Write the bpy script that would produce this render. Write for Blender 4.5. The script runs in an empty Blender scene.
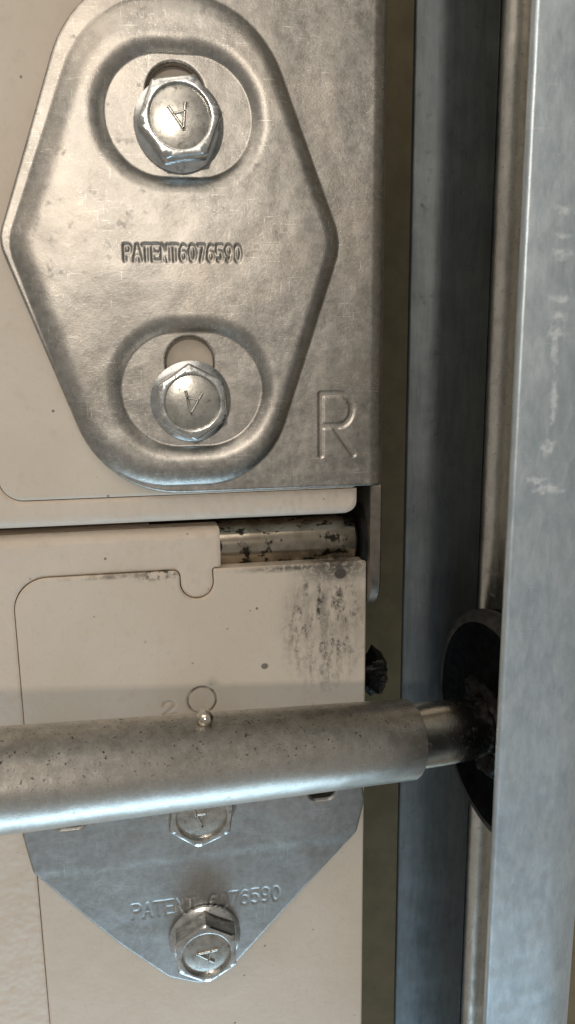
import bpy, math, random
import numpy as np
from mathutils import Vector, Matrix, noise as mnoise

random.seed(4); rng = np.random.default_rng(4)
S = bpy.context.scene
COL = S.collection
MM = 0.001
# ------------------------------------------------------------------ camera
# door frame of reference in millimetres: x right, y up, z out of the door towards the room
W_PX, H_PX, F_PX = 575, 1024, 760.0
YAW, PITCH, ROLL = math.radians(9.8), math.radians(11.4), math.radians(-0.6)
DIST = 138.0
fw = np.array([math.sin(YAW)*math.cos(PITCH), -math.sin(PITCH), -math.cos(YAW)*math.cos(PITCH)])
rt0 = np.array([math.cos(YAW), 0, math.sin(YAW)])
up0 = np.cross(rt0, fw)
RT = math.cos(ROLL)*rt0 + math.sin(ROLL)*up0
UP = -math.sin(ROLL)*rt0 + math.cos(ROLL)*up0
CAM = -fw*DIST

def ray(px, py):
    return fw + RT*((px - W_PX/2)/F_PX) - UP*((py - H_PX/2)/F_PX)
def on(px, py, z=0.0):                       # point of the plane z that stands at this place
    r = ray(px, py); t = (z - CAM[2])/r[2]
    p = CAM + r*t
    return p[0], p[1]
def at_depth(px, py, d):
    return CAM + ray(px, py)*d
def B(p):                                    # door mm -> Blender metres
    return Vector((p[0]*MM, -p[2]*MM, p[1]*MM))
def Barr(P):
    P = np.asarray(P, float)
    return np.stack([P[:, 0], -P[:, 2], P[:, 1]], 1)*MM

cd = bpy.data.cameras.new('camera'); cam = bpy.data.objects.new('camera', cd); COL.objects.link(cam)
cd.sensor_fit = 'VERTICAL'; cd.sensor_height = 36.0; cd.lens = F_PX/H_PX*36.0
cd.clip_start = 0.005; cd.clip_end = 20
def bdir(v): return Vector((v[0], -v[2], v[1]))
m3 = Matrix((bdir(RT), bdir(UP), bdir(-fw))).transposed()
cam.matrix_world = Matrix.Translation(B(CAM)) @ m3.to_4x4()
cd.dof.use_dof = True; cd.dof.focus_distance = 0.136; cd.dof.aperture_fstop = 45.0
S.camera = cam
# ------------------------------------------------------------------ light
w = bpy.data.worlds.new('World'); S.world = w; w.use_nodes = True
bg = w.node_tree.nodes['Background']; bg.inputs[0].default_value = (0.95, 0.90, 0.82, 1); bg.inputs[1].default_value = 0.30
def lamp(name, pos, target, size, size_y, power, col):
    l = bpy.data.lights.new(name, 'AREA'); l.shape = 'RECTANGLE'; l.size = size; l.size_y = size_y
    l.energy = power; l.color = col
    o = bpy.data.objects.new(name, l); COL.objects.link(o)
    o.location = B(pos); d = B(target) - B(pos)
    o.rotation_euler = d.to_track_quat('-Z', 'Y').to_euler()
    return o
lamp('garage_bulb', (-165, 400, 1500), (0, 0, 0), 0.07, 0.07, 4.1, (1.0, 0.89, 0.77))
lamp('ceiling_light', (-420, 1000, 800), (0, 0, 0), 1.3, 0.8, 5.0, (1.0, 0.89, 0.77))
lamp('daylight_opening', (90, -1000, 300), (20, -40, 0), 1.0, 0.4, 6.3, (0.54, 0.80, 1.0))
S.view_settings.view_transform = 'Standard'; S.view_settings.look = 'None'
S.view_settings.exposure = 0.0; S.view_settings.gamma = 1.0
S.view_settings.use_curve_mapping = False
S.render.engine = 'CYCLES'; S.cycles.use_denoising = True
S.cycles.max_bounces = 8

# ------------------------------------------------------------------ materials
class NT:
    def __init__(s, name):
        s.m = bpy.data.materials.new(name); s.m.use_nodes = True
        s.t = s.m.node_tree; s.b = s.t.nodes['Principled BSDF']
        g = s.t.nodes.new('ShaderNodeNewGeometry')
        v = s.t.nodes.new('ShaderNodeVectorMath'); v.operation = 'SCALE'; v.inputs['Scale'].default_value = 1000
        s.t.links.new(g.outputs['Position'], v.inputs[0]); s.pos = v.outputs[0]   # millimetres (x, -z, y)
    def link(s, a, b): s.t.links.new(a, b)
    def val(s, x, sock):
        if hasattr(x, 'links'): s.link(x, sock)
        else: sock.default_value = x
    def mapping(s, scale=(1, 1, 1), rot=(0, 0, 0), loc=(0, 0, 0)):
        n = s.t.nodes.new('ShaderNodeMapping'); n.inputs['Scale'].default_value = scale
        n.inputs['Rotation'].default_value = rot; n.inputs['Location'].default_value = loc
        s.link(s.pos, n.inputs[0]); return n.outputs[0]
    def noise(s, scale, detail=4, rough=.55, vec=None, dist=0):
        n = s.t.nodes.new('ShaderNodeTexNoise'); n.inputs['Scale'].default_value = scale
        n.inputs['Detail'].default_value = detail; n.inputs['Roughness'].default_value = rough
        n.inputs['Distortion'].default_value = dist
        s.link(vec or s.pos, n.inputs['Vector']); return n.outputs[0]
    def voro(s, scale, vec=None, feature='F1', out='Color'):
        n = s.t.nodes.new('ShaderNodeTexVoronoi'); n.inputs['Scale'].default_value = scale; n.feature = feature
        s.link(vec or s.pos, n.inputs['Vector']); return n.outputs[out]
    def math(s, op, a, b=0.0, c=0.0, clamp=False):
        n = s.t.nodes.new('ShaderNodeMath'); n.operation = op; n.use_clamp = clamp
        s.val(a, n.inputs[0]); s.val(b, n.inputs[1])
        if op in ('MULTIPLY_ADD',): s.val(c, n.inputs[2])
        return n.outputs[0]
    def ramp(s, f, lo, hi, a=0.0, b=1.0):
        n = s.t.nodes.new('ShaderNodeMapRange'); n.interpolation_type = 'SMOOTHSTEP'
        s.val(f, n.inputs[0]); n.inputs[1].default_value = lo; n.inputs[2].default_value = hi
        n.inputs[3].default_value = a; n.inputs[4].default_value = b; return n.outputs[0]
    def mix(s, f, a, b):
        n = s.t.nodes.new('ShaderNodeMix'); n.data_type = 'RGBA'
        s.val(f, n.inputs[0])
        for x, k in ((a, 6), (b, 7)):
            if hasattr(x, 'links'): s.link(x, n.inputs[k])
            else: n.inputs[k].default_value = (*x, 1)
        return n.outputs[2]
    def xyz(s):
        n = s.t.nodes.new('ShaderNodeSeparateXYZ'); s.link(s.pos, n.inputs[0]); return n.outputs
    def blob(s, cx, cy, rx, ry, soft=.6, wob=0):        # 1 in an ellipse of the door plane, fading out
        o = s.xyz()
        dx = s.math('DIVIDE', s.math('SUBTRACT', o[0], cx), rx); dy = s.math('DIVIDE', s.math('SUBTRACT', o[2], cy), ry)
        d = s.math('SQRT', s.math('ADD', s.math('MULTIPLY', dx, dx), s.math('MULTIPLY', dy, dy)))
        if wob: d = s.math('ADD', d, s.math('MULTIPLY', s.math('SUBTRACT', s.noise(1.1, 4, .7), .5), wob))
        return s.ramp(d, 1-soft, 1.0, 1.0, 0.0)
    def bump(s, h, dist, strength=1.0, prev=None):
        n = s.t.nodes.new('ShaderNodeBump'); n.inputs['Distance'].default_value = dist*MM
        n.inputs['Strength'].default_value = strength; s.link(h, n.inputs['Height'])
        if prev: s.link(prev, n.inputs['Normal'])
        return n.outputs[0]
    def done(s, color, rough, metal, normal=None, spec=None):
        if hasattr(color, 'links'): s.link(color, s.b.inputs['Base Color'])
        else: s.b.inputs['Base Color'].default_value = (*color, 1)
        s.val(rough, s.b.inputs['Roughness']); s.val(metal, s.b.inputs['Metallic'])
        if normal: s.link(normal, s.b.inputs['Normal'])
        if spec is not None: s.b.inputs['Specular IOR Level'].default_value = spec
        return s.m

def galvanised(name, lo, hi, r0, r1, spangle=.4, scratch=.5, specks=0.0, dirt=.35, gr=0.0, grain=(1, 1, 1), tint=None, dents=.10, smears=(), top=False):
    n = NT(name)
    big = n.noise(.09, 7, .68); mid = n.noise(.75, 7, .72, n.mapping(grain)); fine = n.noise(3.2, 3, .6, n.mapping(grain))
    vor = n.voro(.55, n.mapping(grain)); sv = n.t.nodes.new('ShaderNodeSeparateColor'); n.link(vor, sv.inputs[0])
    f = n.math('ADD', n.math('MULTIPLY', n.ramp(mid, .36, .64), .55), n.math('MULTIPLY', n.ramp(big, .38, .62), .45))
    f = n.math('ADD', n.math('MULTIPLY', f, 1-spangle), n.math('MULTIPLY', sv.outputs[0], spangle))
    col = n.mix(f, lo, hi)
    if tint: col = n.mix(n.ramp(n.noise(.05, 3), .45, .7, 0, .6), col, tint)
    # hair scratches in two directions
    s1 = n.ramp(n.noise(1.0, 2, .5, n.mapping((.16, 1, 5.0), (0, .9, 0))), .66, .74)
    s2 = n.ramp(n.noise(1.0, 2, .5, n.mapping((4.5, 1, .22), (0, .35, 0))), .67, .75)
    s3 = n.ramp(n.noise(1.0, 1, .5, n.mapping((1.4, 1, 9.0), (0, -.6, 0), (3, 0, 8))), .66, .72)
    s4 = n.ramp(n.noise(1.0, 1, .5, n.mapping((11.0, 1, 1.1), (0, -.15, 0), (9, 0, 2))), .67, .73)
    sc = n.math('MULTIPLY', n.math('MAXIMUM', n.math('MAXIMUM', s1, s2), n.math('MAXIMUM', s3, s4)), scratch)
    sc = n.math('MULTIPLY', sc, n.ramp(n.noise(.12, 3), .36, .60))
    col = n.mix(sc, col, tuple(min(1, c*1.5) for c in hi))
    d = n.ramp(n.noise(.33, 6, .7), .56, .75, 0, dirt)
    col = n.mix(d, col, tuple(c*.35 for c in lo))
    rough = n.math('ADD', n.math('MULTIPLY', mid, r1-r0), r0)
    rough = n.math('ADD', rough, n.math('MULTIPLY', d, .3))
    metal = n.math('SUBTRACT', 1.0, n.math('MULTIPLY', d, .6))
    for (px, py, rx, ry) in smears:           # whitish rubbed dashes on the flange
        bx, by = on(px, py, 39.7)
        m_ = n.math('MULTIPLY', n.blob(bx, by, rx*1.25, ry*1.25, .8, 2.6), n.ramp(n.noise(1.3, 3), .30, .55, .25, .65))
        col = n.mix(m_, col, (.88, .90, .90)); metal = n.math('SUBTRACT', metal, n.math('MULTIPLY', m_, .6), clamp=True)
    if gr: col = n.mix(n.ramp(n.noise(2.2, 4, .7), .40, .66, gr, 0), col, tuple(c*.45 for c in lo))
    if specks:
        sp = n.ramp(n.noise(1.5, 3, .6, None, .3), .625, .67)
        sp2 = n.ramp(n.voro(1.9, None, 'F1', 'Distance'), .12, .25, .8, 0)
        sp2 = n.math('MULTIPLY', sp2, n.ramp(n.noise(.3, 3), .48, .62))
        sp = n.math('MULTIPLY', n.math('MAXIMUM', sp, sp2), specks)
        if top:                                # more specks and a mottled olive tone on the upper side
            g_ = n.t.nodes.new('ShaderNodeNewGeometry'); z_ = n.t.nodes.new('ShaderNodeSeparateXYZ'); n.link(g_.outputs['Normal'], z_.inputs[0])
            up = n.ramp(z_.outputs[2], -.15, .75)
            sp = n.math('MULTIPLY', sp, n.math('MULTIPLY_ADD', up, .8, .2))
            col = n.mix(n.math('MULTIPLY', up, n.ramp(n.noise(.5, 7, .72), .35, .65, .05, .42)), col, (.16, .15, .125))
        col = n.mix(sp, col, (.02, .017, .014)); metal = n.math('SUBTRACT', metal, n.math('MULTIPLY', sp, .9), clamp=True)
    b = n.bump(mid, dents*.35); b = n.bump(fine, .012, 1, b); b = n.bump(n.noise(.09, 2), .35, 1, b)
    return n.done(col, rough, metal, b)

M = {}
M['bracket'] = galvanised('bracket_steel', (.32, .305, .28), (.54, .518, .478), .29, .47, .08, 1.0, 0, .35, tint=(.52, .47, .41))
M['leaf'] = galvanised('leaf_steel', (.36, .358, .345), (.48, .478, .465), .34, .48, .06, .6, 0, .3, dents=.05)
M['sleeve'] = galvanised('sleeve_steel', (.54, .515, .47), (.63, .60, .55), .32, .44, .10, .25, .95, .22, gr=.16, top=True)
M['stem'] = galvanised('stem_steel', (.52, .49, .44), (.68, .64, .58), .14, .24, .06, .2, .15, .15)
M['track'] = galvanised('track_steel', (.52, .60, .655), (.74, .81, .85), .34, .50, .35, .35, 0, .12, grain=(1.2, 1, .45), dents=.05,  # bluish reflection on the front flange is put into the base colour
    smears=((558, 213, 1.3, .8), (557, 237, .9, .5), (556, 256, 1.4, .8), (554, 299, 1.3, .6), (552, 316, 1.3, .6), (551, 333, 1.6, .8), (549, 352, .6, 1.6), (548, 400, .5, 3.2), (543, 446, 1.2, 1.0), (541, 487, 2.3, .7), (533, 478, 1.4, .6)))
M['track_shaded'] = galvanised('track_shaded_steel', (.115, .128, .134), (.18, .198, .206), .46, .60, .15, .1, 0, .5, grain=(1.3, 1, .15), dents=.04)  # darker copy of the track steel: shade inside the channel put into the colour
M['bead'] = galvanised('bead_steel', (.50, .47, .42), (.72, .68, .61), .24, .36, .3, .1, .35, .4, grain=(1.5, 1, .5), dents=.08)  # lighter, warmer copy of the track steel: the bead's highlight put into the colour

def zinc(name, base, r, blue=0):
    n = NT(name)
    a = n.noise(.5, 4); f = n.noise(2.4, 3)
    col = n.mix(n.ramp(a, .35, .7), base, tuple(c*.72 for c in base))
    d = n.ramp(n.noise(.7, 6, .72), .53, .70, 0, .7)
    col = n.mix(d, col, (.10, .085, .07))
    return n.done(col, n.math('ADD', n.math('MULTIPLY', f, .18), r), n.math('SUBTRACT', 1, n.math('MULTIPLY', d, .6)),
                  n.bump(f, .006, 1, n.bump(a, .03)))
M['bolt'] = zinc('bolt_zinc', (.72, .73, .72), .15)
M['bolt_face'] = zinc('bolt_face_zinc', (.62, .60, .55), .20)
M['ball'] = zinc('ball_steel', (.78, .72, .62), .08)

def paint(name, base, kind):
    n = NT(name)
    big = n.noise(.045, 4); mid = n.noise(.35, 5, .6); fine = n.noise(1.6, 3)
    col = n.mix(n.ramp(big, .3, .7), base, tuple(c*k for c, k in zip(base, (.93, .91, .88))))
    # faint yellowish grime and tiny specks
    col = n.mix(n.ramp(mid, .56, .78, 0, .30), col, tuple(c*k for c, k in zip(base, (.74, .68, .58))))
    spk = n.math('MULTIPLY', n.ramp(n.voro(.30, None, 'F1', 'Distance'), .05, .10, 1, 0), n.ramp(n.noise(.25, 1), .55, .6))
    col = n.mix(n.math('MULTIPLY', spk, .8), col, (.10, .075, .05))
    dust = n.ramp(n.noise(1.1, 6, .75), .53, .70, 0, .22)
    col = n.mix(dust, col, tuple(c*.62 for c in base))
    scr = n.ramp(n.noise(1, 2, .5, n.mapping((3.4, 1, .12), (0, .2, 0))), .69, .75, 0, .22)
    col = n.mix(scr, col, tuple(c*.6 for c in base))
    rough = n.math('ADD', n.math('MULTIPLY', mid, .18), .36)
    if kind == 'lower':
        cx, cy = on(325, 615, -3); gx, gy = on(322, 566, -3)
        streak = n.noise(1, 6, .72, n.mapping((.55, 1, .16)))
        blot = n.noise(.9, 6, .75)
        d = n.math('MULTIPLY', n.blob(cx, cy-2, 11, 17, .75), n.ramp(streak, .36, .64))
        d = n.math('MULTIPLY', d, n.ramp(blot, .30, .64))
        soft = n.math('MULTIPLY', n.blob(cx+1, cy+1, 13, 15, .95), n.ramp(n.noise(.30, 5, .65, n.mapping((1, 1, .45))), .36, .68, .08, .72))
        d = n.math('MULTIPLY', d, 1.35, clamp=True); d = n.math('MAXIMUM', d, soft)
        vx, vy = on(110, 577, -3.4); wx, wy = on(300, 566, -3.4); lx_, ly_ = on(15, 640, -3.4)
        seam = n.math('MAXIMUM', n.math('MULTIPLY', n.blob(vx+4, vy, 17, .75, .9), n.ramp(n.noise(.35, 5, .7), .42, .62, 0, .75)), n.math('MULTIPLY', n.blob(lx_, ly_, .55, 16, .9), n.ramp(n.noise(.4, 5, .7), .45, .65, 0, .5)))
        d = n.math('MAXIMUM', d, seam)
        d = n.math('MAXIMUM', d, n.math('MULTIPLY', n.blob(wx, wy-.3, 16, 1.1, .9), n.ramp(blot, .35, .55, .2, .9)))
        g = n.math('MULTIPLY', n.blob(gx+3, gy, 12, 6.5, .95), n.ramp(blot, .22, .56))
        ex, ey = on(158, 573, -3)
        e = n.math('MULTIPLY', n.blob(ex, ey, 6.5, 2.4, .8), n.ramp(n.noise(.8, 5, .7), .46, .60))
        hx, hy = on(341, 574, -3)
        h = n.blob(hx, hy, 1.6, 1.4, .35)
        sx, sy = on(265, 667, -3); s2 = n.math('MULTIPLY', n.blob(sx, sy, .85, .75, .4), .8)
        f = n.math('MAXIMUM', n.math('MAXIMUM', d, g), n.math('MAXIMUM', n.math('MAXIMUM', e, h), s2))
        qx, qy = on(202, 700, -3.4)
        rg = n.math('SUBTRACT', n.blob(qx, qy, 3.05, 3.05, .10), n.blob(qx, qy, 2.6, 2.6, .10), clamp=True)
        f = n.math('MAXIMUM', f, n.math('MULTIPLY', rg, n.ramp(n.noise(.6, 3), .3, .6, .25, .8)))
        f = n.math('MULTIPLY', f, .92)
        col = n.mix(f, col, (.03, .026, .022)); rough = n.math('SUBTRACT', rough, n.math('MULTIPLY', f, .1))
    if kind == 'upper':
        cx, cy = on(320, 503, -2)
        f = n.math('MULTIPLY', n.blob(cx, cy, 26, 4, .7), n.ramp(n.noise(.9, 6, .72), .50, .64, 0, .7))
        col = n.mix(f, col, (.16, .12, .08))
    b = n.bump(n.noise(.22, 2), .14); b = n.bump(fine, .02, 1, b); b = n.bump(n.noise(.8, 4, .7), .025, 1, b)
    if kind == 'skin': b = n.bump(n.noise(.45, 1), .28, 1, b)
    return n.done(col, rough, 0.0, b)
BEIGE = (.735, .645, .54)
M['paint_upper'] = paint('beige_paint_upper', BEIGE, 'upper')
M['paint_lower'] = paint('beige_paint_lower', BEIGE, 'lower')
M['paint_skin'] = paint('beige_paint_textured', (.75, .655, .555), 'skin')
def plain(name, a, b, sc, r, metal=0.0, bump=.05, spec=.5):
    n = NT(name); f = n.noise(sc, 5, .65)
    return n.done(n.mix(n.ramp(f, .35, .65), a, b), n.math('ADD', n.math('MULTIPLY', f, .25), r), metal, n.bump(f, bump), spec)
M['dark_backing'] = plain('backing_black', (.015, .013, .011), (.03, .026, .02), .5, .7)  # near black, so the depth shade of the gaps is in the colour
M['jamb'] = plain('jamb_board', (.15, .118, .068), (.185, .146, .085), .12, .7, spec=.1)
M['wheel'] = plain('roller_nylon', (.004, .0045, .005), (.009, .010, .011), .5, .5, 0, .05, .15)
M['wheel'].node_tree.nodes['Principled BSDF'].inputs['IOR'].default_value = 1.12
M['wheel_rim'] = plain('roller_rim', (.018, .018, .018), (.05, .046, .04), .5, .42, .2, .08)
M['grease'] = plain('black_grease', (.003, .003, .003), (.009, .0085, .008), .9, .14, 0, .2, .16)
M['washer'] = plain('dark_washer', (.005, .005, .005), (.012, .011, .01), .6, .4, 0, .05, .2)
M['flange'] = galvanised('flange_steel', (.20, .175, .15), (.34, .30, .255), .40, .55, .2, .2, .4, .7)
n = NT('pin_steel')
o_ = n.noise(.6, 5, .7, n.mapping((.7, 1, .7)))
dk = n.ramp(n.noise(.25, 3), .35, .7, .2, .75)
c_ = n.mix(dk, (.52, .46, .37), (.14, .115, .085))
dash = n.math('MULTIPLY', n.ramp(n.noise(1, 3, .6, n.mapping((.40, 1, .22), (0, .6, 0), (7, 0, 3))), .55, .63), .92)
c_ = n.mix(dash, c_, (.02, .016, .012))
M['pin'] = n.done(c_, n.math('ADD', n.math('MULTIPLY', dk, .12), .12), .95, n.bump(o_, .015))

# ------------------------------------------------------------------ mesh helpers
def make(name, verts, faces, mat, parent=None, smooth=True, sharp=None):
    me = bpy.data.meshes.new(name); me.from_pydata([tuple(v) for v in Barr(verts)], [], faces); me.update()
    me.materials.append(mat)
    if smooth:
        me.polygons.foreach_set('use_smooth', [True]*len(me.polygons))
        me.set_sharp_from_angle(angle=math.radians(sharp or 40))
    o = bpy.data.objects.new(name, me); COL.objects.link(o)
    if parent: attach(o, parent)
    return o
def attach(o, p):
    o.parent = p; o.matrix_parent_inverse = Matrix.Translation(-p.location) if p.type == 'EMPTY' and p.parent is None else Matrix.Identity(4)
def thing(name, label, cat, pos, group=None):
    o = bpy.data.objects.new(name, None); COL.objects.link(o); o.location = B(pos); o.empty_display_size = .005
    return tag(o, label, cat, group)
def tag(o, label, cat, group=None):
    o['kind'] = 'thing'; o['label'] = label; o['category'] = cat
    if group: o['group'] = group
    return o

def rounded(pts, radii, seg=14):             # polygon with filleted corners -> dense outline
    out = []; N = len(pts)
    for i in range(N):
        p0, p, p2 = np.array(pts[i-1], float), np.array(pts[i], float), np.array(pts[(i+1) % N], float)
        r = radii[i] if hasattr(radii, '__len__') else radii
        if r <= 0: out.append(tuple(p)); continue
        a = (p0-p)/np.linalg.norm(p0-p); b = (p2-p)/np.linalg.norm(p2-p)
        ang = math.acos(np.clip(a@b, -1, 1)); t = min(r/math.tan(ang/2), .49*min(np.linalg.norm(p0-p), np.linalg.norm(p2-p)))
        r = t*math.tan(ang/2)
        bis = (a+b)/np.linalg.norm(a+b); c = p + bis*r/math.sin(ang/2)
        s, e = p+a*t - c, p+b*t - c
        a0, a1 = math.atan2(s[1], s[0]), math.atan2(e[1], e[0])
        d = (a1-a0+math.pi) % (2*math.pi) - math.pi
        for k in range(seg+1):
            q = a0 + d*k/seg; out.append((c[0]+r*math.cos(q), c[1]+r*math.sin(q)))
    return np.array(out)
def seg_dist(P, A, Bp):
    d = np.full(len(P), 1e9)
    for a, b in zip(A, Bp):
        ab = b-a; l = max(ab@ab, 1e-12)
        t = np.clip(((P-a)@ab)/l, 0, 1)
        q = P - a - t[:, None]*ab
        d = np.minimum(d, (q*q).sum(1))
    return np.sqrt(d)
def sd_poly(poly):
    A = np.asarray(poly, float); Bq = np.roll(A, -1, 0)
    def f(P):
        d = seg_dist(P, A, Bq); ins = np.zeros(len(P), bool)
        for a, b in zip(A, Bq):
            c = (a[1] > P[:, 1]) != (b[1] > P[:, 1])
            if c.any():
                with np.errstate(divide='ignore', invalid='ignore'):
                    x = (b[0]-a[0])*(P[:, 1]-a[1])/(b[1]-a[1])+a[0]
                ins ^= c & (P[:, 0] < x)
        return np.where(ins, -d, d)
    return f
def sd_obround(c, hw, hh):                   # stadium with half width and half height
    c = np.array(c); r = min(hw, hh)
    def f(P):
        q = P - c
        if hw > hh: q = np.stack([np.maximum(np.abs(q[:, 0])-(hw-hh), 0), q[:, 1]], 1)
        else: q = np.stack([q[:, 0], np.maximum(np.abs(q[:, 1])-(hh-hw), 0)], 1)
        return np.sqrt((q*q).sum(1)) - r
    return f
def sstep(x): x = np.clip(x, 0, 1); return x*x*(3-2*x)
def sheet(name, sdf, height, bbox, res, depth, mat, parent=None, edge=.35):
    """a pressed sheet: outline from a distance field, face from a height function, real rim of the given depth"""
    x0, x1, y0, y1 = bbox; nx, ny = int((x1-x0)/res)+1, int((y1-y0)/res)+1
    xs = x0+np.arange(nx+1)*res; ys = y0+np.arange(ny+1)*res
    gx, gy = np.meshgrid(xs[:-1]+res/2, ys[:-1]+res/2, indexing='ij')
    keep = sdf(np.stack([gx.ravel(), gy.ravel()], 1)).reshape(nx, ny) < 0
    cnt = np.zeros((nx+1, ny+1), int)
    for a in (0, 1):
        for b in (0, 1): cnt[a:a+nx, b:b+ny] += keep
    used = cnt > 0; idx = -np.ones((nx+1, ny+1), int); idx[used] = np.arange(used.sum())
    VX, VY = np.meshgrid(xs, ys, indexing='ij'); P = np.stack([VX[used], VY[used]], 1)
    bd = (cnt[used] < 4)
    Q = P[bd].copy()
    for _ in range(4):
        d = sdf(Q); e = 1e-3
        g = np.stack([sdf(Q+[e, 0])-sdf(Q-[e, 0]), sdf(Q+[0, e])-sdf(Q-[0, e])], 1)/(2*e)
        g /= np.maximum(np.linalg.norm(g, axis=1, keepdims=True), .3)
        Q -= g*np.clip(d, -res, res)[:, None]
    P[bd] = Q
    z = height(P)
    if edge > 0:
        d = np.clip(sdf(P)+edge, 0, edge); z = z - (edge - np.sqrt(np.maximum(edge*edge-d*d, 0)))
    V = np.concatenate([P, z[:, None]], 1)
    I, J = np.nonzero(keep)
    F = np.stack([idx[I, J], idx[I+1, J], idx[I+1, J+1], idx[I, J+1]], 1)
    # rim: edges used by one face only
    E = np.concatenate([F[:, [0, 1]], F[:, [1, 2]], F[:, [2, 3]], F[:, [3, 0]]])
    key = np.sort(E, 1); k = key[:, 0].astype(np.int64)*len(V)+key[:, 1]
    _, inv, c = np.unique(k, return_inverse=True, return_counts=True)
    BE = E[c[inv] == 1]
    bv = np.unique(BE); top = {int(v): len(V)+i for i, v in enumerate(bv)}
    low = V[bv].copy(); low[:, 2] -= depth
    V2 = np.concatenate([V, V[bv], low]); nb = len(bv)
    R = [(top[int(b)], top[int(a)], top[int(a)]+nb, top[int(b)]+nb) for a, b in BE]
    Fa = np.concatenate([F, np.array(R, int).reshape(-1, 4)]) if len(R) else F
    me = bpy.data.meshes.new(name); Vb = Barr(V2)
    me.vertices.add(len(Vb)); me.vertices.foreach_set('co', Vb.ravel())
    me.loops.add(Fa.size); me.loops.foreach_set('vertex_index', Fa.ravel().astype(np.int32))
    me.polygons.add(len(Fa)); me.polygons.foreach_set('loop_start', np.arange(0, Fa.size, 4, dtype=np.int32))
    me.update(calc_edges=True); me.validate()
    me.polygons.foreach_set('use_smooth', [True]*len(me.polygons)); me.materials.append(mat)
    o = bpy.data.objects.new(name, me); COL.objects.link(o)
    if parent: attach(o, parent)
    return o

# stroke letters (unit height 1, width about .6)
def arc(cx, cy, rx, ry, a0, a1, n=10):
    return [(cx+rx*math.cos(math.radians(a0+(a1-a0)*i/n)), cy+ry*math.sin(math.radians(a0+(a1-a0)*i/n))) for i in range(n+1)]
GL = {
 'P': [[(0, 0), (0, 1), (.35, 1)] + arc(.35, .75, .22, .25, 90, -90) + [(0, .5)]],
 'A': [[(0, 0), (.3, 1), (.6, 0)], [(.1, .33), (.5, .33)]],
 'T': [[(0, 1), (.6, 1)], [(.3, 1), (.3, 0)]],
 'E': [[(.55, 1), (0, 1), (0, 0), (.55, 0)], [(0, .52), (.45, .52)]],
 'N': [[(0, 0), (0, 1), (.55, 0), (.55, 1)]],
 'R': [[(0, 0), (0, 1), (.32, 1)] + arc(.32, .74, .23, .26, 90, -90) + [(0, .48)], [(.22, .48), (.58, 0)]],
 '0': [arc(.28, .5, .27, .5, 0, 360, 20)],
 '6': [[(.48, .92), (.3, 1), (.08, .75), (.02, .35)] + arc(.28, .3, .26, .3, 180, 540, 16)],
 '7': [[(0, 1), (.55, 1), (.2, 0)]],
 '5': [[(.52, 1), (.06, 1), (.03, .55), (.2, .62)] + arc(.27, .32, .26, .31, 80, -140)],
 '9': [[(.08, .08), (.27, 0), (.48, .25), (.54, .65)] + arc(.28, .7, .26, .3, 0, 360, 16)],
 '2': [arc(.28, .72, .26, .28, 170, -30) + [(0, 0), (.56, 0)]],
}
def strokes(text, p0, p1, h, gap=.9):
    """segments of a line of stamped letters from p0 to p1 (base line), cap height h"""
    p0, p1 = np.array(p0), np.array(p1); L = np.linalg.norm(p1-p0); u = (p1-p0)/L; v = np.array([-u[1], u[0]])
    n = len(text); cell = L/n; A, Bs = [], []
    for i, ch in enumerate(text):
        if ch == ' ': continue
        for s in GL[ch]:
            q = [p0+u*(i*cell + x*cell*gap/.6) + v*(y*h) for x, y in s]
            A += q[:-1]; Bs += q[1:]
    return np.array(A), np.array(Bs)
def groove(P, A, Bs, half, depth, soft):
    lo, hi = np.minimum(A.min(0), Bs.min(0))-2, np.maximum(A.max(0), Bs.max(0))+2
    z = np.zeros(len(P)); m = ((P > lo) & (P < hi)).all(1)
    if m.any():
        d = seg_dist(P[m], A, Bs); z[m] = -depth*(1-sstep((d-half)/soft))
    return z
def tube(name, profile, axis_a, axis_b, mat, parent, seg=64, sharp=30, caps=True):
    """lathe: profile of (distance along axis from a in mm, radius)"""
    a, b = np.array(axis_a, float), np.array(axis_b, float); u = (b-a)/np.linalg.norm(b-a)
    s = np.cross(u, [0, 0, 1.0]); s /= np.linalg.norm(s); t = np.cross(u, s)
    V, F = [], []
    for d, r in profile:
        for k in range(seg):
            q = 2*math.pi*k/seg; V.append(a+u*d+(s*math.cos(q)+t*math.sin(q))*r)
    for i in range(len(profile)-1):
        for k in range(seg):
            k2 = (k+1) % seg; F.append((i*seg+k, (i+1)*seg+k, (i+1)*seg+k2, i*seg+k2))
    if caps: F.append(tuple(range(seg))[::1]); F.append(tuple((len(profile)-1)*seg+k for k in range(seg))[::-1])
    return make(name, V, F, mat, parent, True, sharp)
def block(name, lo, hi, mat, parent=None):
    x0, y0, z0 = lo; x1, y1, z1 = hi
    V = [(x0, y0, z0), (x1, y0, z0), (x1, y1, z0), (x0, y1, z0), (x0, y0, z1), (x1, y0, z1), (x1, y1, z1), (x0, y1, z1)]
    F = [(0, 3, 2, 1), (4, 5, 6, 7), (0, 1, 5, 4), (1, 2, 6, 5), (2, 3, 7, 6), (3, 0, 4, 7)]
    return make(name, V, F, mat, parent, False)
def px_poly(pts, z): return [on(x, y, z) for x, y in pts]

# ------------------------------------------------------------------ setting: the jamb behind
jb = block('wall', (-130, -190, -75), (160, 190, -60), M['jamb']); jb['kind'] = 'structure'

# ------------------------------------------------------------------ upper door section
ZU = -1.95
us = thing('door_section', 'upper beige painted steel garage door section carrying the large pressed bracket', 'door panel', (0, 0, ZU))
xr, yb = on(357, 518, ZU); _, ylip = on(180, 522, ZU)
xl = -95.0; yt = 120.0
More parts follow.
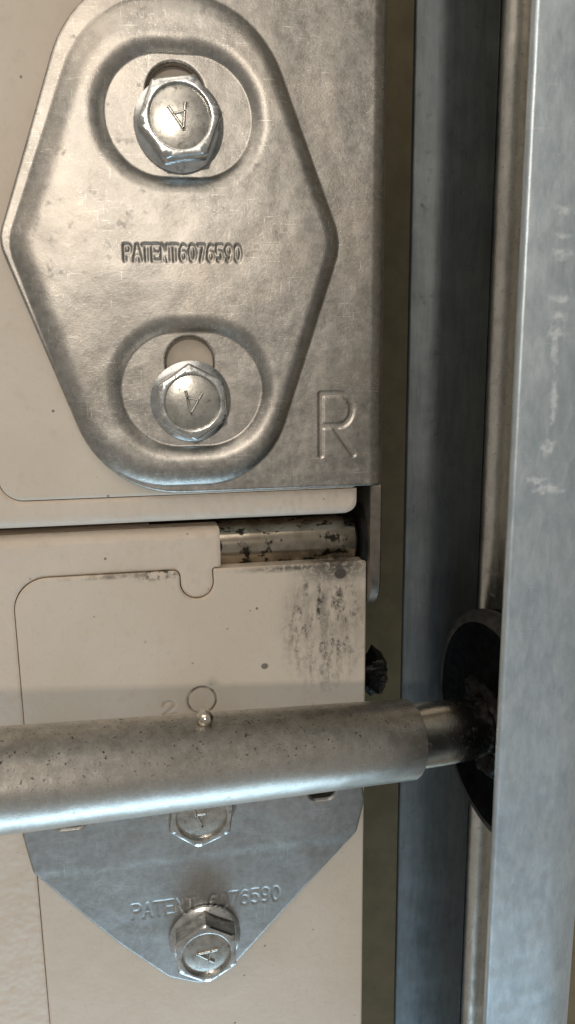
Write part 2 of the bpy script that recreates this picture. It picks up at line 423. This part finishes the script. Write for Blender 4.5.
# stile plate with a rounded lower corner; the skin is cut out round it
sbx, sby = on(170, 495, ZU); slx, _ = on(-2, 480, ZU)
st_u = sd_poly(rounded([(slx, sby), (xr-.3, sby), (xr-.3, yt), (slx, yt)], [4.0, .4, .4, .4]))
sk_u0 = sd_poly(rounded([(xl, ylip), (xr, ylip), (xr, yt), (xl, yt)], [.5, 2.4, .5, .5]))
sk_u = lambda P: np.maximum(sk_u0(P), -(st_u(P)-.20))
def h_sku(P):
    t = np.clip((ylip+3.0-P[:, 1])/3.0, 0, 1)
    return ZU-.30 - .9*t**3 + .08*np.sin(P[:, 0]*.11)
sheet('panel_skin', sk_u, h_sku, (xl, xr+1, ylip-1, yt), .45, 9.0, M['paint_skin'], us, .3)
sheet('stile_plate', st_u, lambda P: np.full(len(P), ZU) + .05*np.sin(P[:, 1]*.13), (slx-1, xr+1, sby-1, yt), .5, 3.0, M['paint_upper'], us, .3)
block('dark_backing', (xl, ylip+2.2, -40), (xr-1.2, yt, -5.5), M['dark_backing'], us)  # black block added behind the skin to stop light and keep joint gaps dark

# ------------------------------------------------------------------ lower door section
ZL = -3.4
ls = thing('door_section', 'lower beige painted steel garage door section with oil smears behind the sleeve', 'door panel', (0, -60, ZL))
xe, _ = on(365, 700, ZL); _, ytop = on(180, 529.5, ZL)
xp, ypn = on(221, 568, ZL); ybt = -130.0
slx2, sly2 = on(17, 640, ZL); _, stt = on(110, 575, ZL)
ux, uy = on(197, 583, ZL); ur = 3.15
stile_pts = [(slx2, ybt), (xe, ybt), (xe, stt+.0)]
nb = [(ux+ur, stt), (ux+ur, uy)] + [(ux+ur*math.cos(math.radians(-a)), uy+ur*math.sin(math.radians(-a))) for a in range(0, 181, 12)] + [(ux-ur, uy), (ux-ur, stt)]
outl = rounded([(slx2, ybt), (xe, ybt), (xe, stt), (ux+ur, stt)], [.3, .3, .5, .3], 6).tolist()
outl += nb[1:-1]
outl += rounded([(ux-ur, uy), (ux-ur, stt), (slx2, stt), (slx2, ybt)], [0, 1.3, 6.0, 0], 12).tolist()[1:-1]
ZF = -1.3
st_l0 = sd_poly(outl)
hl1 = sd_obround(on(70, 821, ZF), 2.9, 1.5); hl2 = sd_obround(on(322, 792, ZF), 2.6, 1.5)
st_l = lambda P: np.maximum(st_l0(P), np.maximum(-hl1(P), -hl2(P)))
sk_l0 = sd_poly(rounded([(xl, ybt), (xe-.2, ybt), (xe-.2, stt-1), (xp, stt-1), (xp, ytop), (xl, ytop)], [.3, .3, .3, .3, .5, .3]))
sk_l = lambda P: np.maximum(sk_l0(P), -(st_l0(P)-.19))
def h_skl(P):
    t = np.clip((P[:, 1]-(ytop-2.2))/2.2, 0, 1.0)
    return ZL-.32 - 1.5*t**2.4 + .08*np.sin(P[:, 0]*.09+1)
sheet('panel_skin', sk_l, h_skl, (xl, xe+1, ybt, ytop+4), .40, 6.0, M['paint_skin'], ls, .25)
rcx, rcy = on(202, 700, ZL); t2a = on(164, 715, ZL); t2b = on(180, 713.5, ZL)
A2, B2 = strokes('2', t2a, t2b, 2.6, .8)
def h_stl(P):
    z = np.full(len(P), ZL) + .06*np.sin(P[:, 1]*.10) + .04*np.sin(P[:, 0]*.15)
    d = np.abs(np.hypot(P[:, 0]-rcx, P[:, 1]-rcy)-2.75)
    z -= .28*(1-sstep(d/.33))
    return z + groove(P, A2, B2, .12, .35, .3)
sheet('stile_plate', st_l, h_stl, (slx2-1, xe+1, ybt, stt+1), .24, 3.0, M['paint_lower'], ls, .25)
block('dark_backing', (xl, ybt, -40), (xe-2.0, stt-2.5, -7.5), M['dark_backing'], ls)  # added black backing; makes the joints and leaf slots show dark
block('tongue_backing', (xl, stt-4, -38), (xp-1.0, ytop+2, -12.0), M['dark_backing'], ls)  # added black backing for the dark gap under the upper lip

# ------------------------------------------------------------------ hinge pin between the sections
pa = np.array([*on(150, 547, -10), -10.0]); pb = np.array([*on(352, 543, -10), -10.0]); pb[1] = pa[1]
pl = np.linalg.norm(pb-pa); pr = 4.75
hp = thing('hinge_pin', 'dark oily steel hinge pin in the gap between the two door sections', 'hinge pin', pa)
tube('pin', [(0, pr), (pl-.5, pr), (pl-.1, pr-.25), (pl, pr-.7)], pa, pb, M['pin'], hp, 64)
tube('washer', [(pl+.4, 2), (pl+.4, 6.6), (pl+.8, 7.0), (pl+2.2, 7.0), (pl+2.6, 6.6), (pl+2.6, 2)], pa, pb, M['washer'], hp, 48)

# ------------------------------------------------------------------ upper bracket
TH = 1.9
xf = on(385, 480, 0)[0]
out_px = [(-3, 240), (70, -16), (250, -40), (420, -40), (420, 484), (107, 495)]
po = px_poly(out_px, 0); po[3] = (xf, po[3][1]); po[4] = (xf, on(375, 485.5, 0)[1]); po[2] = (po[2][0], po[3][1]); po[5] = (po[5][0], po[4][1])
sd_out = sd_poly(rounded(po, [6, 20, 4, .4, .8, 18]))
plat_px = [(7, 243), (88, -10), (252, -8), (341, 243), (266, 482), (102, 488)]
pp = px_poly(plat_px, 0)
sd_plat = sd_poly(rounded(pp, [8, 19, 18, 9, 15, 16]))
def pad(x0, x1, y0, y1):
    a, b = on(x0, (y0+y1)/2, 0.2), on(x1, (y0+y1)/2, 0.2); c, d = on((x0+x1)/2, y0, .2), on((x0+x1)/2, y1, .2)
    return ((a[0]+b[0])/2, (c[1]+d[1])/2), (b[0]-a[0])/2, (c[1]-d[1])/2
p1, p2 = pad(104, 252, 54, 177), pad(121, 262, 332, 446)
sd_p1, sd_p2 = sd_obround(*p1), sd_obround(*p2)
def slot(x0, x1, y0, y1):
    c, hw, hh = pad(x0, x1, y0, y1); return sd_obround(c, hw, hh)
sl1, sl2 = slot(147, 205, 62, 165), slot(167, 214, 337, 430)
sd_br = lambda P: np.maximum(sd_out(P), np.maximum(-sl1(P), -sl2(P)))
PH = 1.05
tA, tB = strokes('PATENT6076590', on(125, 260.5, PH), (on(244, 259, PH)[0], on(125, 260.5, PH)[1]+.1), 2.45, .66)
r0, r1 = on(321, 455, 0), on(356, 455, 0)
rA, rB = strokes('R', r0, (r1[0], r0[1]), abs(on(321, 394, 0)[1]-r0[1]), .95)
BR = 3.0
def h_br(P):
    def ease(s): s = np.clip(s, 0, 1); return 1-(1-s)**2.3
    wv = 4.2-1.5*sstep((P[:, 0]-p1[0][0]+12)/30.0)
    z = PH*ease(-sd_plat(P)/wv)*ease(sd_p1(P)/3.0)*ease(sd_p2(P)/3.0)
    x = np.clip(P[:, 0]-(xf-BR), 0, BR*.999); z = z - (BR-np.sqrt(BR*BR-x*x))
    z += .10*np.sin(P[:, 0]*.10+P[:, 1]*.05) + .06*np.sin(P[:, 1]*.17+1)
    z += groove(P, tA, tB, .14, .22, .22)
    d = groove(P, rA, rB, .36, .11, .25)
    z += d
    return z
hb = thing('hinge_bracket', 'large pressed galvanised steel bracket stamped R, bolted to the upper section', 'bracket', (p1[0][0], (p1[0][1]+p2[0][1])/2, 0))
ybr = po[4][1]; ytr = po[3][1]
sheet('plate', sd_br, h_br, (-60, xf+.5, ybr-1, ytr+1), .19, TH, M['bracket'], hb, .4)
# folded side flange: in the y-z plane, reaching down past the section joint
yfl = on(378, 603, -6)[1]
fl = rounded([(-BR+.05, ytr-.3), (-30, ytr-.3), (-30, yfl), (-1.3, yfl), (-1.3, ybr-.3), (-BR+.05, ybr+1.5)], [.3, .3, 3, 6.5, .5, .3], 10)
fl = np.array([(a, b) for a, b in fl])
def flat_extrude(name, zy, x0, x1, mat, parent, bev=.25):
    N = len(zy); c = zy.mean(0); V = []
    for x, k in ((x0, bev), (x0+bev, 0), (x1-bev, 0), (x1, bev)):
        d = np.roll(zy, -1, 0)-np.roll(zy, 1, 0); nn = np.stack([d[:, 1], -d[:, 0]], 1); nn /= np.maximum(np.linalg.norm(nn, axis=1, keepdims=True), 1e-9)
        if ((zy-c)*nn).sum() < 0: nn = -nn
        for (z, y), q in zip(zy, nn): V.append((x, y-q[1]*k, z-q[0]*k))
    F = [tuple(range(N)), tuple(3*N+i for i in range(N))[::-1]]
    for L in range(3):
        for i in range(N):
            j = (i+1) % N; F.append((L*N+i, L*N+j, (L+1)*N+j, (L+1)*N+i)[::-1])
    return make(name, V, F, mat, parent, True, 35)
flat_extrude('side_flange', fl, xf-2.25, xf-.03, M['flange'], hb, .35)

# ------------------------------------------------------------------ lower leaf
lf = [(20, 760), (356, 736), (365, 800), (357, 832), (303, 890), (238, 962), (205, 986), (168, 978), (118, 944), (60, 897), (33, 874), (22, 836)]
lp = px_poly(lf, ZF)
sd_lf0 = sd_poly(rounded(lp, [1, 1, 1.5, 3, 8, 3, 5, 3, 8, 6, 2.5, 2]))
sd_lf = lambda P: np.maximum(sd_lf0(P), np.maximum(-hl1(P), -hl2(P)))
la, lb = on(133, 919, ZF), on(283, 900, ZF)
lA, lB = strokes('PATENT 6076590', la, (lb[0], la[1]), 3.1, .72)
ystep = on(150, 868, ZF)[1]
def h_lf(P):
    z = np.full(len(P), ZF) + .07*sstep((P[:, 1]-ystep)/2.5) + .07*np.sin(P[:, 0]*.12)
    return z + groove(P, lA, lB, .10, .10, .25)
leaf = sheet('hinge_leaf', sd_lf, h_lf, (lp[0][0]-2, lp[2][0]+3, lp[6][1]-2, lp[1][1]+3), .19, 2.0, M['leaf'], None, .5)
tag(leaf, 'tapered grey galvanised hinge leaf below the sleeve, stamped with a patent number', 'hinge leaf')

# ------------------------------------------------------------------ bolts
def bolt(pos, rot, letter_rot, label, fl_r=7.3, tiltv=(0, 0)):
    t = thing('hex_bolt', label, 'bolt', pos, 'zinc hex bolts fixing the hinge plates')
    seg = 96; AP = 5.95*fl_r/7.35
    def ring(rf, z): return [(rf(2*math.pi*k/seg), 2*math.pi*k/seg, z) for k in range(seg)]
    kk = fl_r/7.35
    def place(rings, cap=True):
        V, F = [], []
        for R in rings:
            for r, a, z in R:
                x, y = r*math.cos(a+rot), r*math.sin(a+rot)
                V.append((pos[0]+x, pos[1]+y, pos[2]+z+tiltv[0]*x+tiltv[1]*y))
        for i in range(len(rings)-1):
            for k in range(seg):
                j = (k+1) % seg; F.append((i*seg+k, i*seg+j, (i+1)*seg+j, (i+1)*seg+k))
        F.append(tuple((len(rings)-1)*seg+k for k in range(seg)))
        return V, F
    c = lambda r: (lambda a: r)
    wob = lambda r: (lambda a: r*(1+.008*math.sin(3*a+rot)))
    V, F = place([ring(wob(fl_r-.1), 0), ring(wob(fl_r), .25), ring(wob(fl_r-.05), .7), ring(wob(fl_r-.5), .95), ring(c(5.6), 1.35)])
    make('washer_flange', V, F, M['bolt'], t, True, 50)
    def hx(k, cap=99):
        def f(a):
            b = (a % (math.pi/3)) - math.pi/6
            return min(AP*k/math.cos(b), cap)
        return f
    V, F = place([ring(hx(1.0, 6.8*kk), .9), ring(hx(1, 6.8*kk), 4.6), ring(hx(.985, 6.65*kk), 4.85), ring(hx(.95, 6.2*kk), 5.1), ring(c(5.15*kk), 5.25), ring(c(4.95*kk), 5.2), ring(c(4.68*kk), 4.5)], True)
    hd = make('hex_head', V, F, M['bolt'], t, True, 32)
    V, F = place([ring(c(4.72*kk), 4.62), ring(c(4.4*kk), 4.68), ring(c(3.6*kk), 4.80), ring(c(2.6*kk), 4.90), ring(c(1.2), 4.97), ring(c(.2), 5.0)])
    make('face', V, F, M['bolt_face'], hd, True, 40)
    # raised letter A
    V, F = [], []
    ca, sa = math.cos(letter_rot), math.sin(letter_rot)
    def bar(p, q, wd):
        p, q = np.array(p), np.array(q); u = (q-p)/np.linalg.norm(q-p); v = np.array([-u[1], u[0]])*wd/2
        p = p-u*wd/2; q = q+u*wd/2; k = len(V)
        for zz, s in ((4.7, 1.25), (5.16, 1.0), (5.24, .55)):
            for a, b in ((p, 1), (q, 1), (q, -1), (p, -1)):
                x, y = a+v*b*s
                X, Y = x*ca-y*sa, x*sa+y*ca
                V.append((pos[0]+X, pos[1]+Y, pos[2]+zz+tiltv[0]*X+tiltv[1]*Y))
        for L in (0, 4):
            for i in range(4):
                j = (i+1) % 4; F.append((k+L+i, k+L+j, k+L+4+j, k+L+4+i)[::-1])
        F.append((k+8, k+9, k+10, k+11)[::-1])
    bar((-1.3, -1.6), (0, 1.8), .46); bar((1.3, -1.6), (0, 1.8), .46); bar((-.95, -.6), (.95, -.6), .42)
    make('letter', V, F, M['bolt_face'], hd, True, 50)
    return t
def bpos(px, py, z): return (*on(px, py, z), z)
bolt(bpos(179, 126, .12), math.radians(8), math.radians(195), 'zinc hex bolt in the upper slot of the large bracket, letter A upside down', 7.2)
bolt(bpos(191, 401, .12), math.radians(33), math.radians(170), 'zinc hex bolt in the lower slot of the large bracket, near the stamped R', 6.9)
bolt(bpos(200, 802, ZF+.28), math.radians(22), math.radians(182), 'zinc hex bolt half hidden behind the lower edge of the sleeve', 7.2)
bolt(bpos(205, 936, ZF+.05), math.radians(30), math.radians(75), 'zinc hex bolt at the bottom tip of the tapered hinge leaf', 7.2)

# ------------------------------------------------------------------ roller with sleeve
ta = at_depth(0, 780, 105.0); tb = at_depth(408, 739, 128.6)
ut = (tb-ta)/np.linalg.norm(tb-ta); LT = np.linalg.norm(tb-ta)
wc = at_depth(492, 725, 133.0)
ro = thing('roller', 'track roller with long speckled steel sleeve, short stem and black wheel', 'roller', wc)
ext = 45.0
sa_ = ta-ut*ext; tot = LT+ext; ra, rb = 7.2, 6.62
rL = ra+(ra-rb)*ext/LT
pts = [(0, rL-.6), (.5, rL)]
for i in range(1, 40): d = tot*i/40; pts.append((d, rL+(rb-rL)*d/tot))
pts += [(tot-.16, rb), (tot, rb-.16), (tot, 5.95), (tot-4, 5.9)]
tube('sleeve', pts, sa_, sa_+ut, M['sleeve'], ro, 96, 40)
s0 = tb - ut*6; us_ = (wc-s0)/np.linalg.norm(wc-s0); LS = np.linalg.norm(wc-s0)
tube('stem', [(0, 5.45), (LS*.45, 5.45), (LS*.7, 5.25), (LS, 4.95), (LS+6, 4.95), (LS+6.1, 1)], s0, s0+us_, M['stem'], ro, 64, 40)
wn = np.array([1.0, .02, -.06]); wn /= np.linalg.norm(wn)
wa = wc - wn*1.0
whl = tube('wheel', [(0, 6.5), (0, 9.2), (.9, 9.8), (1.3, 10.6), (1.3, 15.6), (.6, 16.4), (0, 17.2), (0, 19.0), (.5, 19.8), (1.3, 20.0), (2.6, 20.2), (4.0, 20.0), (4.5, 19.5), (4.6, 3)], wa, wa+wn, M['wheel'], ro, 96, 50)
rim = tube('rim_band', [(-.06, 18.1), (-.12, 18.6), (-.06, 19.1), (.3, 19.7), (.9, 20.1), (2.0, 20.25), (3.0, 20.1), (3.0, 18)], wa, wa+wn, M['wheel_rim'], whl, 96, 50, False)
# lumpy grease collar where stem meets wheel
V, F = [], []; NU, NV = 72, 20
sv = np.cross(wn, [0, 1, 0]); sv /= np.linalg.norm(sv); tv = np.cross(wn, sv)
for i in range(NU):
    q = 2*math.pi*i/NU
    for j in range(NV):
        p = 2*math.pi*j/NV
        n1 = mnoise.noise(Vector((math.cos(q)*2.2, math.sin(q)*2.2, math.cos(p)+4)))
        n2 = mnoise.noise(Vector((math.cos(q)*6, math.sin(q)*6, math.sin(p)*2+9)))
        rr = 1.5+.7*n1+.6*n2; R0 = 6.5+.8*n1
        c = wa + (sv*math.cos(q)+tv*math.sin(q))*(R0+rr*1.25*math.cos(p)) - wn*(rr*1.1*math.sin(p)-.6)
        V.append(c)
for i in range(NU):
    for j in range(NV):
        F.append((i*NV+j, i*NV+(j+1) % NV, ((i+1) % NU)*NV+(j+1) % NV, ((i+1) % NU)*NV+j))
make('grease_collar', V, F, M['grease'], whl, True, 80)

# steel ball resting on the sleeve
def ball_point(px, py):
    best = None
    for d in np.linspace(95, 130, 700):
        p = at_depth(px, py, d); a = ((p-sa_)@ut); r = np.linalg.norm(p-sa_-ut*a)
        k = abs(r-(rL+(rb-rL)*a/tot)-.75)
        if best is None or k < best[0]: best = (k, p)
    return best[1]
bp = ball_point(205, 718)
V, F = [], []
for i in range(13):
    th = math.pi*(i+.001)/12.002
    for k in range(24):
        q = 2*math.pi*k/24; V.append(bp+1.25*np.array([math.sin(th)*math.cos(q), math.cos(th), math.sin(th)*math.sin(q)]))
for i in range(12):
    for k in range(24):
        F.append((i*24+k, (i+1)*24+k, (i+1)*24+(k+1) % 24, i*24+(k+1) % 24)[::-1])
bo = make('steel_ball', V, F, M['ball'], None, True, 80)
tag(bo, 'tiny shiny steel ball stuck on top of the speckled sleeve', 'ball')

# black greasy nut on the side of the lower section
nx, ny = on(369, 672, -14); nc = np.array([nx, ny, -14.0])
V, F = [], []
for i, (d, r) in enumerate([(-2, 2.8), (0, 4.0), (1.0, 4.7), (2.2, 4.4), (3.0, 3.6), (3.3, 2.0)]):
    for k in range(48):
        q = 2*math.pi*k/48; b = ((q+.3) % (math.pi/3))-math.pi/6
        rr = r*(.92/math.cos(b))*(1+.38*mnoise.noise(Vector((math.cos(q)*3, math.sin(q)*3, i*.7))))
        V.append(nc+np.array([d, rr*math.cos(q), rr*math.sin(q)]))
for i in range(5):
    for k in range(48): F.append((i*48+k, i*48+(k+1) % 48, (i+1)*48+(k+1) % 48, (i+1)*48+k))
F.append(tuple(5*48+k for k in range(48)))
nu = make('hex_nut', V, F, M['grease'], None, True, 35)
tag(nu, 'black greasy nut poking out past the edge of the lower section', 'nut')

# ------------------------------------------------------------------ track
ZB = wc[2]-22.5; ZFR = wc[2]+21.5
def tx(px, py, z): return on(px, py, z)[0]
xs0 = tx(404, 512, ZB); xs1 = tx(429, 512, ZB-.6); xb0 = tx(479, 512, ZB); xfe = tx(506, 512, ZFR)
tr = thing('roller_track', 'vertical galvanised steel roller track with bright front flange and shaded back', 'track', (xfe+8, -100, wc[2]))
Y0, Y1 = -190.0, 190.0
def extrude_profile(name, pts, th, mat, sub=24, sharp=50):
    """bent sheet: polyline of (x, z), thickness th to its left, extruded along y"""
    P = np.array(pts, float); T = np.zeros_like(P)
    d = np.diff(P, axis=0); d /= np.linalg.norm(d, axis=1, keepdims=True)
    T[0], T[-1] = d[0], d[-1]; T[1:-1] = d[:-1]+d[1:]; T /= np.linalg.norm(T, axis=1, keepdims=True)
    Nn = np.stack([-T[:, 1], T[:, 0]], 1); Q = P+Nn*th
    bev = min(.3, th*.3)
    loop = np.concatenate([P[:1]+d[0]*bev, P[1:-1], P[-1:]-d[-1]*bev, P[-1:]+Nn[-1]*bev, Q[-1:]-Nn[-1]*bev, Q[-1:]-d[-1]*bev, Q[1:-1][::-1], Q[:1]+d[0]*bev, Q[:1]-Nn[0]*bev, P[:1]+Nn[0]*bev])
    N = len(loop); ys = np.linspace(Y0, Y1, sub+1); V = []
    for y in ys:
        for x, z in loop: V.append((x, y, z))
    F = [tuple(range(N))[::-1], tuple(sub*N+i for i in range(N))]
    for s in range(sub):
        for i in range(N):
            j = (i+1) % N; F.append((s*N+i, s*N+j, (s+1)*N+j, (s+1)*N+i))
    return make(name, V, F, mat, tr, True, sharp)
extrude_profile('back_wall', [(xs0, ZB-.35), (xb0-.05, ZB-.35)], 1.4, M['track_shaded'])
bead = [(xb0, ZB-.4)]
br_ = 3.3
for k in range(1, 17):
    a = math.pi - math.pi*k/18
    bead.append((xb0+br_+br_*math.cos(a), ZB+br_*.95*math.sin(a)))
xw = max(xfe+15.5, xb0+2*br_+6.5); xq = xfe+16.5
bead += [(xb0+2*br_+.3, ZB), (xw-6, ZB-.4)]
for k in range(1, 9):
    a = -math.pi/2+math.pi/2*k/8
    bead.append((xw-6+6*math.cos(a), ZB+5.6+6*math.sin(a)))
bead += [(xq+.7, ZFR-8.2)]
extrude_profile('bead', bead, -1.4, M['bead'])
ff = [(xfe, ZFR), (xfe+.6, ZFR+.04), (xfe+4, ZFR+.1), (xq-8, ZFR)]
for k in range(1, 9):
    a = math.pi/2-math.pi/2*k/8
    ff.append((xq-8+8*math.cos(a), ZFR-8+8*math.sin(a)))
extrude_profile('front_flange', [p for p in ff], 1.4, M['track'], 24)
